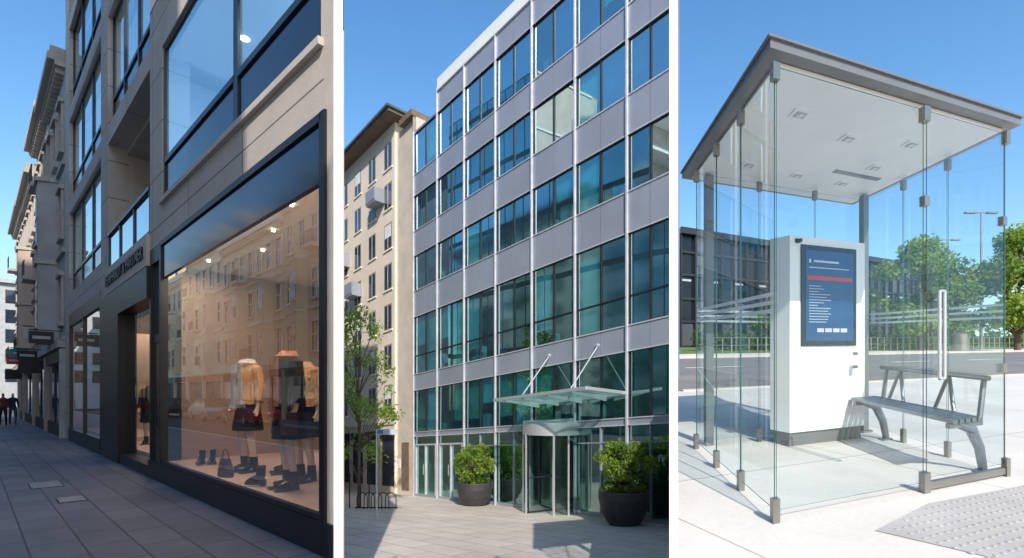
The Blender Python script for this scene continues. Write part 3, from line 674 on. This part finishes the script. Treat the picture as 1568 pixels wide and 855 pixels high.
# planters with shrubs
lf = [leafmat('leaf_light', (.20,.29,.04)), leafmat('leaf_mid', (.12,.20,.03)), leafmat('leaf_dark', (.05,.10,.02)), leafmat('leaf_yellow', (.30,.38,.05))]
potm = mat('charcoal_pot', (.045,.043,.045), .55, 0, .2, 6, .2); bark = mat('bark', (.12,.09,.07), .9, 0, .3, 12, .6); soil = mat('soil', (.05,.035,.025), .95)
def planter(x, y, wr, ph, sh, seed):
    base = W2(x, y, 0); M = lambda a, b_, z: Vector((base.x+a, base.y+b_, base.z+z)); m = MB()
    m.loft(M, [(0,0,0,wr*.55,wr*.55), (0,0,ph*.12,wr*.7,wr*.7), (0,0,ph*.4,wr*.9,wr*.9), (0,0,ph*.75,wr,wr), (0,0,ph*.97,wr*.99,wr*.99), (0,0,ph,wr*.96,wr*.96), (0,0,ph,wr*.88,wr*.88), (0,0,ph*.9,wr*.86,wr*.86)], potm, 36)
    m.loft(M, [(0,0,ph*.88,wr*.85,wr*.85), (0,0,ph*.93,wr*.8,wr*.8)], soil, 24)
    for k in range(9):
        a = R.random()*6.28; e = M(math.cos(a)*wr*.5, math.sin(a)*wr*.5, ph+sh*.55); m.path([M(math.cos(a)*.05, math.sin(a)*.05, ph*.9), M(math.cos(a)*wr*.25, math.sin(a)*wr*.25, ph+sh*.3), e], [.03, .02, .008], bark, 6)
    cl = []
    c0 = M(0, 0, ph+sh*.5)
    for k in range(60):
        d = Vector((R.gauss(0,1), R.gauss(0,1), R.gauss(0,1))).normalized()
        rr_ = R.uniform(.55, .98)
        p = c0 + Vector((d.x*wr*1.1, d.y*wr*1.1, d.z*sh*.44))*rr_
        cl.append((p, R.uniform(.11, .22)*wr*1.6))
    cl += [(M(math.cos(a)*wr*.7, math.sin(a)*wr*.7, ph+.04), .14) for a in [i*.52 for i in range(12)]]
    leaves(m, cl, 9500, .036*wr/.6, [lf[0], lf[3], lf[1], lf[0], lf[2]])
    m.build('potted_shrub', recalc=False)
planter(-1.22, 17.2, .60, .80, 1.25, 1); planter(2.66, 12.45, .60, .84, 1.28, 2)

def tree(name, base, h, tr, cw, ch, n, ls, nclump, seed, lean=.0, lm=None):
    rr = random.Random(seed); m = MB(); b0 = Vector(base)
    top = b0+Vector((lean, 0, h*.93)); pts = [b0]
    for i in range(1, 8): k = i/7; pts.append(b0.lerp(top, k)+Vector((rr.uniform(-.05,.05)*h*.12, rr.uniform(-.05,.05)*h*.12, 0)))
    m.path(pts, [tr*(1-.8*i/7) for i in range(8)], bark, 8); cl = []
    for k in range(nclump):
        z = rr.uniform(0, 1); zz = h-ch+ch*z*.95; prof = math.sin(math.pi*min(1, .18+z*.8))**.7
        a = rr.random()*6.28; rad_ = cw*.5*prof*rr.uniform(.35, 1)
        i0 = max(1, min(6, int((zz*.85)/h*7))); st = pts[i0]; e = b0+Vector((lean*z+math.cos(a)*rad_, math.sin(a)*rad_, zz))
        mid = st.lerp(e, .5)+Vector((0,0,.05*h*rr.uniform(-.3,.6)))
        m.path([st, mid, e], [tr*.32, tr*.18, tr*.06], bark, 5); cl.append((e, cw*rr.uniform(.09, .17)))
    leaves(m, cl, n, ls, lm or lf)
    return m.build(name, recalc=False)
lbright = [lf[0], lf[3], lf[0], lf[1]]
tree('young_street_tree', W2(-4.85, 16.6, 0), 6.6, .06, 2.4, 5.1, 2900, .06, 54, 3, lm=lbright)
m = MB()
for k in range(4): a = k*1.57+.4; p = W2(-4.85+.3*math.cos(a), 16.6+.3*math.sin(a), 0); m.tube(p, p+Vector((0,0,1.1)), .02, .02, darkmetal)
m.build('tree_guard')
m = MB()
for k in range(5):
    x = -4.75+k*.22; y = 16.0; pts = [W2(x+.0, y, 0), W2(x, y, .35)]+[W2(x+.16-.16*math.cos(a), y, .35+.16*math.sin(a)) for a in (.5, 1.0, 1.57, 2.1, 2.6)]+[W2(x+.32, y, .35), W2(x+.32, y, 0)]
    m.path(pts, [.015]*len(pts), darkmetal)
m.tube(W2(-4.8, 16.0, .05), W2(-3.5, 16.0, .05), .02, .02, darkmetal)
m.build('bicycle_rack')
m = MB(); p = W2(-3.42, 13.2, 0); m.tube(p, p+Vector((0,0,2.3)), .022, .022, steel, 10)
m.box(W2, -3.42, -2.92, 13.18, 13.22, 2.17, 2.31, mat('sign_face', (.45,.5,.55), .5)); m.box(W2, -3.40, -3.25, 13.17, 13.179, 2.19, 2.29, mat('sign_blue', (.05,.16,.35), .5)); m.build('direction_sign')

# ================================================================== PLACE 3 : shelter
conc = slab('concrete_paving', (.68,.635,.575), (.64,.60,.545), (.36,.34,.31), 2.6, 2.0, math.radians(24), False, .85, .007, .16, 0, 2, .2, loc=(.4,.9))
grass = mat('grass', (.12,.17,.04), .9, 0, .35, .8, .6, 40); road3 = mat('road_asphalt', (.20,.185,.175), .9, 0, .18, .9, .4, 90)
wedge('footway', c2, 4.0, g3, conc, .3, 60)
sheet('footway.001', [Vector((0,-30,.5)), Vector((60,-30,.5)), Vector((60,.3,.5)), Vector((c2*.3,.3,.524))], conc)
def strip(name, f0, f1, mt, dz, x1=120):
    def xc(a): return c2*a/(1-.4*c2)
    x0 = xc(f0); x2 = xc(f1)
    pts = [(x0, f0+.4*x0), (x1, f0+.4*x1), (x1, f1+.4*x1), (x2, f1+.4*x2)]
    return sheet(name, [W3(x, y, dz) for x, y in pts], mt)
strip('road', 9.1, 22.3, road3, .004); strip('far_footway', 22.3, 27.5, conc, .008); strip('grass_verge', 27.5, 90, grass, .012, 200)
m = MB()
def K(x, a, z): return W3(x, a+.4*x, z)
m.box(K, 3.4, 120, 9.0, 9.15, 0, .03, stone1b); m.box(K, 8, 120, 22.2, 22.4, 0, .13, stone1b); m.build('kerb.001')
m = MB()
x = 6
while x < 80: m.box(K, x, x+2.4, 15.6, 15.72, .005, .009, whitep); x += 5
m.build('road_markings')
# tactile paving: studded slab
m = MB(); tac = mat('tactile_paving', (.44,.42,.40), .85, 0, .1)
m.poly([W3(2.05, 2.95, .004), W3(2.72, 3.42, .004), W3(4.9, 4.3, .004), W3(6, 3.0, .004), W3(2.9, 2.0, .004)], tac)
for i in range(44):
    for j in range(26):
        x = 2.6+i*.07*.915-j*.07*.4; y = 2.0+i*.07*.402+j*.07*.915
        if (x-2.05)*.47-(y-2.95)*.67 < .03: continue
        if (x-2.72)*.374-(y-3.42)*.927 < .03: continue
        if x > 4.6: continue
        p = W3(x, y, .004); m.tube(p, p+Vector((0,0,.006)), .015, .010, tac, 6)
m.build('tactile_paving')

# shelter
sg = glass('shelter_glass', (.91,.955,.96), (.85,.95,1), .05, .45)
sedge = mat('glass_edge', (.03,.10,.10), .1, 0, .1, spec=.8); grey = mat('shelter_grey_paint', (.21,.215,.22), .4, .3, .06); clamp = mat('clamp_steel', (.30,.29,.27), .35, .7)
soff = mat('soffit_white', (.95,.92,.86), .4, 0, .02); stripe = mat('frosted_stripe', (.85,.88,.88), .6)
m = MB()
ZG0, ZG1 = .07, 2.70
def pane(p0, p1, z0=ZG0, z1=ZG1, edge=True):
    a = Vector((p0[0], p0[1])); c = Vector((p1[0], p1[1])); d = (c-a).normalized()*.009; a2 = a+d; c2_ = c-d
    nn = Vector((d.y, -d.x)).normalized()*.004
    def q(v, z): return M3(v.x, v.y, z)
    m.poly([q(a2, z0), q(c2_, z0), q(c2_, z1), q(a2, z1)], sg)
    for e in (a2, c2_):
        m.add([q(e-nn, z0), q(e+nn, z0), q(e+nn+d*.2, z0), q(e-nn+d*.2, z0), q(e-nn, z1), q(e+nn, z1), q(e+nn+d*.2, z1), q(e-nn+d*.2, z1)], [(0,1,5,4),(1,2,6,5),(2,3,7,6),(3,0,4,7)], sedge)
    for z in (z0, z1-.006): m.add([q(a2-nn, z), q(a2+nn, z), q(c2_+nn, z), q(c2_-nn, z)], [(0,1,2,3)], sedge)
def clampat(s, r, z, h=.05, w=.028): m.box(M3, s-w, s+w, r-w, r+w, z-h, z+h, clamp)
LS = [0, .65, 1.3, 2.04]
for i in range(3): pane((0, LS[i]), (0, LS[i+1])); pane((2.55, LS[i]), (2.55, LS[i+1]))
pane((0, 0), (1.47, 0)); pane((1.49, 0), (2.53, 0), .10)
for i in range(3): pane((i*.85, 2.04), ((i+1)*.85, 2.04))
for r in LS:
    for s in (0, 2.55):
        clampat(s, r, .07, .07); clampat(s, r, 2.66, .05)
clampat(.85, 2.04, .07, .07); clampat(1.7, 2.04, .07, .07); clampat(.85, 2.04, 2.66); clampat(1.7, 2.04, 2.66)
clampat(1.48, 0, .07, .07, .035); clampat(1.48, 0, 2.66, .05, .035); clampat(1.48, 0, 2.05, .035, .03); clampat(2.5, 0, 2.0, .035); clampat(2.5, 0, .85, .035)
m.box(M3, 1.47, 2.58, -.02, .02, .02, .07, clamp)
for k, z in enumerate((1.24, 1.29, 1.34)):
    m.box(M3, -.004, -.002, .02, 2.02, z, z+.024, stripe); m.box(M3, .02, 2.53, 2.046, 2.048, z, z+.02, stripe); m.box(M3, 2.552, 2.554, .02, 2.02, z, z+.02, stripe)
m.box(M3, 2.44, 2.53, 1.92, 2.02, 0, 2.72, grey); m.box(M3, .14, .24, 2.08, 2.18, 0, 2.72, grey)
m.box(M3, 2.40, 2.57, 1.88, 2.03, 0, .02, clamp)
for sx in (1.60, 1.66): m.tube(M3(sx, -.05, .80), M3(sx, -.05, 1.42), .011, .011, steel, 10)
for z in (.80, 1.42): m.tube(M3(1.60, -.05, z), M3(1.66, -.05, z), .011, .011, steel)
for z in (.86, 1.36): m.tube(M3(1.60, -.05, z), M3(1.60, .0, z), .008, .008, steel)
r0, r1, s0, s1 = -.06, 2.46, -.07, 2.68
zs = 2.76
m.box(M3, s0, s1, r0, r1, zs, zs+.055, grey)
m.box(M3, s0-.02, s1+.02, r0-.02, r1+.02, zs+.055, zs+.07, grey)
m.box(M3, s0+.11, s1-.11, r0+.11, r1-.11, zs-.02, zs-.003, soff)
for s, r in ((.55, .55), (1.25, .75), (1.95, .6), (.55, 1.7), (1.25, 1.75), (1.95, 1.75), (2.0, 1.2)):
    m.box(M3, s-.085, s+.085, r-.075, r+.075, zs-.028, zs-.0205, soff); m.box(M3, s-.055, s+.055, r-.048, r+.048, zs-.0295, zs-.0285, stone1b); m.tube(M3(s, r, zs-.030), M3(s, r, zs-.034), .025, .025, whitep, 14)
m.box(M3, 1.6, 2.3, 1.42, 1.50, zs-.027, zs-.0205, clamp)
m.build('glass_bus_shelter')

# kiosk
m = MB()
scr = mat('screen_dark', (.01,.012,.02), .08, spec=.5); kw = mat('kiosk_white', (.85,.85,.84), .3, 0, .02)
scb = mat('screen_blue', (.012,.05,.14), .15, emit=(.02,.09,.25), es=.25); scr_red = mat('screen_red', (.45,.02,.02), .3, emit=(.8,.05,.04), es=.15); sct = mat('screen_text', (.45,.5,.55), .4, emit=(.6,.7,.8), es=.1)
kx, ky = 2.75, 5.17; qd = (.9156, .402); nd = (-.402, .9156)
def KM(a, b_, z): return W3(kx + a*qd[0] + b_*nd[0], ky + a*qd[1] + b_*nd[1], z)
m.box(KM, .03, 1.13, .03, .2, 0, .14, grey); m.box(KM, 0, 1.15, 0, .23, .14, 2.10, kw)
m.box(KM, .15, .99, -.014, -.001, 1.0, 2.02, scr); m.box(KM, .205, .935, -.018, -.0145, 1.05, 1.97, scb)
m.box(KM, .225, .915, -.021, -.0185, 1.67, 1.71, scr_red); m.box(KM, .32, .70, -.021, -.0185, 1.85, 1.87, sct); m.box(KM, .25, .28, -.021, -.0185, 1.84, 1.88, sct); m.box(KM, .25, .86, -.021, -.0185, 1.79, 1.80, sct)
rr = random.Random(5)
for k in range(14): m.box(KM, .25, .25+rr.uniform(.12, .34), -.021, -.0185, 1.24+k*.028, 1.247+k*.028, sct)
for k in range(4): m.box(KM, .37+k*.12, .47+k*.12, -.021, -.0185, 1.14, 1.18, sct)
m.box(KM, .07, .13, -.02, -.001, 2.03, 2.07, black); m.tube(KM(.1, -.02, 2.05), KM(.1, -.05, 2.05), .02, .018, black, 12)
for k in range(2): m.box(KM, .95, 1.03, -.005, -.001, .9-k*.14, .93-k*.14, clamp)
m.build('information_kiosk', bevel=.006)

# bench
m = MB(); bm_ = mat('bench_metal', (.22,.25,.29), .35, .6)
for i in range(5):
    s = 1.98+i*.085; m.box(M3, s, s+.065, .12, 1.62, .425, .455, bm_)
m.box(M3, 1.96, 2.42, .14, .19, .385, .424, bm_); m.box(M3, 1.96, 2.42, 1.50, 1.55, .385, .424, bm_)
for r in (.165, 1.5):
    pts = [M3(2.46, r, 0), M3(2.40, r, .2), M3(2.28, r, .36), M3(2.05, r, .42)]
    m.path(pts, [.03, .035, .04, .025], bm_, 10); m.box(M3, 2.36, 2.52, r-.05, r+.05, 0, .015, bm_)
    m.path([M3(2.40, r, .42), M3(2.47, r, .76)], [.02, .02], bm_)
m.path([M3(2.47, .12, .76), M3(2.47, 1.6, .76)], [.022, .022], bm_, 10)
for r in (.45, 1.15):
    m.path([M3(2.40, r, .45), M3(2.47, r+.12, .76)], [.016]*2, bm_); m.path([M3(2.40, r+.24, .45), M3(2.47, r+.12, .76)], [.016]*2, bm_)
m.build('metal_bench')

# background: dark glass hall
m = MB(); hall = mat('hall_dark_glass', (.012,.015,.02), .15, 0, .5, .15, spec=.35); hallf = mat('hall_frame', (.025,.025,.03), .5)
ux, uy = 48/56.1, 29/56.1
def H3(a, w, z): 
    x = 16.0+a*ux-w*uy; y = 50+a*uy+w*ux; return W3(x, y, z)
m.prism(H3, [(0,0), (62,0), (62,14), (12,14)], 0, 10.9, hall); m.prism(H3, [(-.3,-.5), (62.5,-.5), (62.5,14), (12,14)], 10.9, 11.5, hallf)
hs = mat('hall_strip', (.4,.42,.45), .5); hb = mat('hall_panel', (.07,.075,.085), .3)
rr = random.Random(3)
for k in range(32):
    m.box(H3, k*2, k*2+.14, -.25, -.001, 0, 10.9, hallf)
    for q, (za_, zb_) in enumerate(((.2, 2.3), (2.7, 4.5), (4.9, 6.8), (7.2, 9.0), (9.4, 10.8))):
        if rr.random() < .3: m.box(H3, k*2+.2, k*2+1.9, -.05, -.002, za_, zb_, hb)
for z in (2.4, 4.6, 6.9, 9.1): m.box(H3, 0, 62, -.18, -.001, z, z+.22, hallf)
for k in range(16): m.box(H3, k*4+.3, k*4+1.6, -.08, -.051, 6.4, 6.6, hs)
m.build('dark_glass_hall')
tree('roadside_tree', W3(31.0, 39.5, 0), 8.2, .2, 6.6, 6.2, 8500, .17, 46, 8, lm=lbright)
tree('roadside_tree', W3(35.8, 37.0, 0), 8.4, .2, 7.0, 6.4, 8500, .17, 46, 9, lm=lbright)
tree('roadside_tree', W3(41, 50, 0), 7.4, .2, 6.4, 5.6, 6000, .22, 36, 10, lm=lbright)
tree('roadside_tree', W3(24.5, 47, 0), 5.4, .16, 4.6, 4.0, 3500, .2, 26, 12)
m = MB(); cl = []
for k in range(90): x = 14+k*.45; y = 33+.4*x+R.uniform(-.6, .6); cl.append((W3(x, y, R.uniform(.3, 1.0)), R.uniform(.5, .95)))
leaves(m, cl, 11000, .14, lf[1:3]+[lf[2]]); m.build('hedge', recalc=False)
def lamp(x, y, h):
    m = MB(); p = W3(x, y, 0); m.path([p, p+Vector((0,0,h*.5)), p+Vector((0,0,h))], [.13, .09, .06], clamp, 10)
    m.tube(p+Vector((-.9,0,h)), p+Vector((.9,0,h)), .04, .04, clamp); 
    for s in (-1, 1): m.box(ID, p.x+s*.9-.45, p.x+s*.9+.45, p.y-.15, p.y+.15, p.z+h-.06, p.z+h+.08, clamp)
    m.build('street_lamp')
lamp(38.8, 43.2, 11.3); lamp(47.5, 57, 11.6)
m = MB(); p = W3(32.6, 38, 0); Mb = lambda a, b_, z: Vector((p.x+a, p.y+b_, p.z+z))
m.loft(Mb, [(0,0,0,.5,.5), (0,0,1.2,.55,.55), (0,0,1.25,.6,.6), (0,0,1.4,.4,.4)], clamp, 16); m.build('litter_bin', smooth=True)
m = MB()
for k in range(50):
    x = 13+k*.7; m.tube(K(x, 28.5, 0), K(x, 28.5, 1.0), .04, .04, clamp, 6)
for z in (.5, 1.0): m.tube(K(13, 28.5, z), K(48, 28.5, z), .03, .03, clamp, 6)
m.build('railing')

# white bars added as borders between the three views, built as walls
wwp = mat('white_bar_paint', (.88,.88,.88), .6, 0, .01)
def part(ca, cb):
    m = MB(); y0, y1 = 2.3, 2.6
    x0, x1 = ca*y0, cb*y0
    mid = (ca+cb)/2; sh = mid*(y1-y0)
    m.prism(ID, [(x0, y0), (x1, y0), (x1+sh, y1), (x0+sh, y1)], -.4, 3.5, wwp)
    m.build('white_border_bar')
part(-.3412, -.3237); part(.3012, .3175)

# ------------------------------------------------------------------ light
sd = Vector((.1736*math.cos(math.radians(37)), -.9848*math.cos(math.radians(37)), math.sin(math.radians(37))))
sl = bpy.data.lights.new('sun', 'SUN'); sl.energy = 4.9; sl.angle = math.radians(.5); sl.color = (1, .94, .85)
so = bpy.data.objects.new('sun', sl); sc.collection.objects.link(so); so.rotation_euler = (-sd).to_track_quat('-Z', 'Y').to_euler()
w = bpy.data.worlds.new("World"); sc.world = w; w.use_nodes = True; nt = w.node_tree
sky = nt.nodes.new('ShaderNodeTexSky'); sky.sky_type = 'NISHITA'; sky.sun_disc = False; sky.sun_elevation = math.radians(37); sky.sun_rotation = math.radians(170)
sky.air_density = 1.2; sky.dust_density = .9; sky.ozone_density = 1.8; sky.altitude = 50
hs_ = nt.nodes.new('ShaderNodeHueSaturation'); hs_.inputs['Saturation'].default_value = 1.28; hs_.inputs['Value'].default_value = 1.55
bg = nt.nodes['Background']; bg.inputs[1].default_value = .15; nt.links.new(sky.outputs[0], hs_.inputs['Color']); nt.links.new(hs_.outputs[0], bg.inputs[0])
def shoplight(pos, sx, sy, e, name='shop_ceiling_light', col=(1, .74, .52)):
    l = bpy.data.lights.new(name, 'AREA'); l.shape = 'RECTANGLE'; l.size = sx; l.size_y = sy; l.energy = e; l.color = col
    o = bpy.data.objects.new(name, l); sc.collection.objects.link(o); o.location = pos; o.rotation_euler = (0, 0, ang1)
    return o
shoplight(M1(-2.2, .4, 3.9), 3.6, .4, 105); shoplight(M1(-4.8, .2, 3.9), 1.8, .22, 55); shoplight(M1(4.3, 1.1, 3.3), 3, .6, 55); shoplight(M1(9.5, 1.0, 3.9), 4, .6, 50)
for (t, w_, z, sx, sy, e) in ((-2.0, 1.2, 7.8, 2.6, .8, 70), (-4.7, .4, 6.95, 1.6, .25, 30), (9.5, 2.0, 7.8, 4.5, 1.5, 110), (9.5, 2.0, 11.1, 4.5, 1.5, 90), (3.1, 2.0, 11.1, 3.5, 1.5, 70)):
    shoplight(M1(t, w_, z), sx, sy, e, 'room_ceiling_light', (.85, .93, 1))

cam = bpy.data.cameras.new('camera'); co = bpy.data.objects.new('camera', cam); sc.collection.objects.link(co)
co.location = (0, 0, 1.6); co.rotation_euler = (math.pi/2, 0, 0); cam.sensor_width = 36; cam.lens = 36*800/1568; cam.shift_y = 177.5/1568; cam.clip_end = 2000; cam.clip_start = .05
sc.camera = co
sc.view_settings.view_transform = 'Standard'; sc.view_settings.look = 'None'; sc.view_settings.exposure = 0
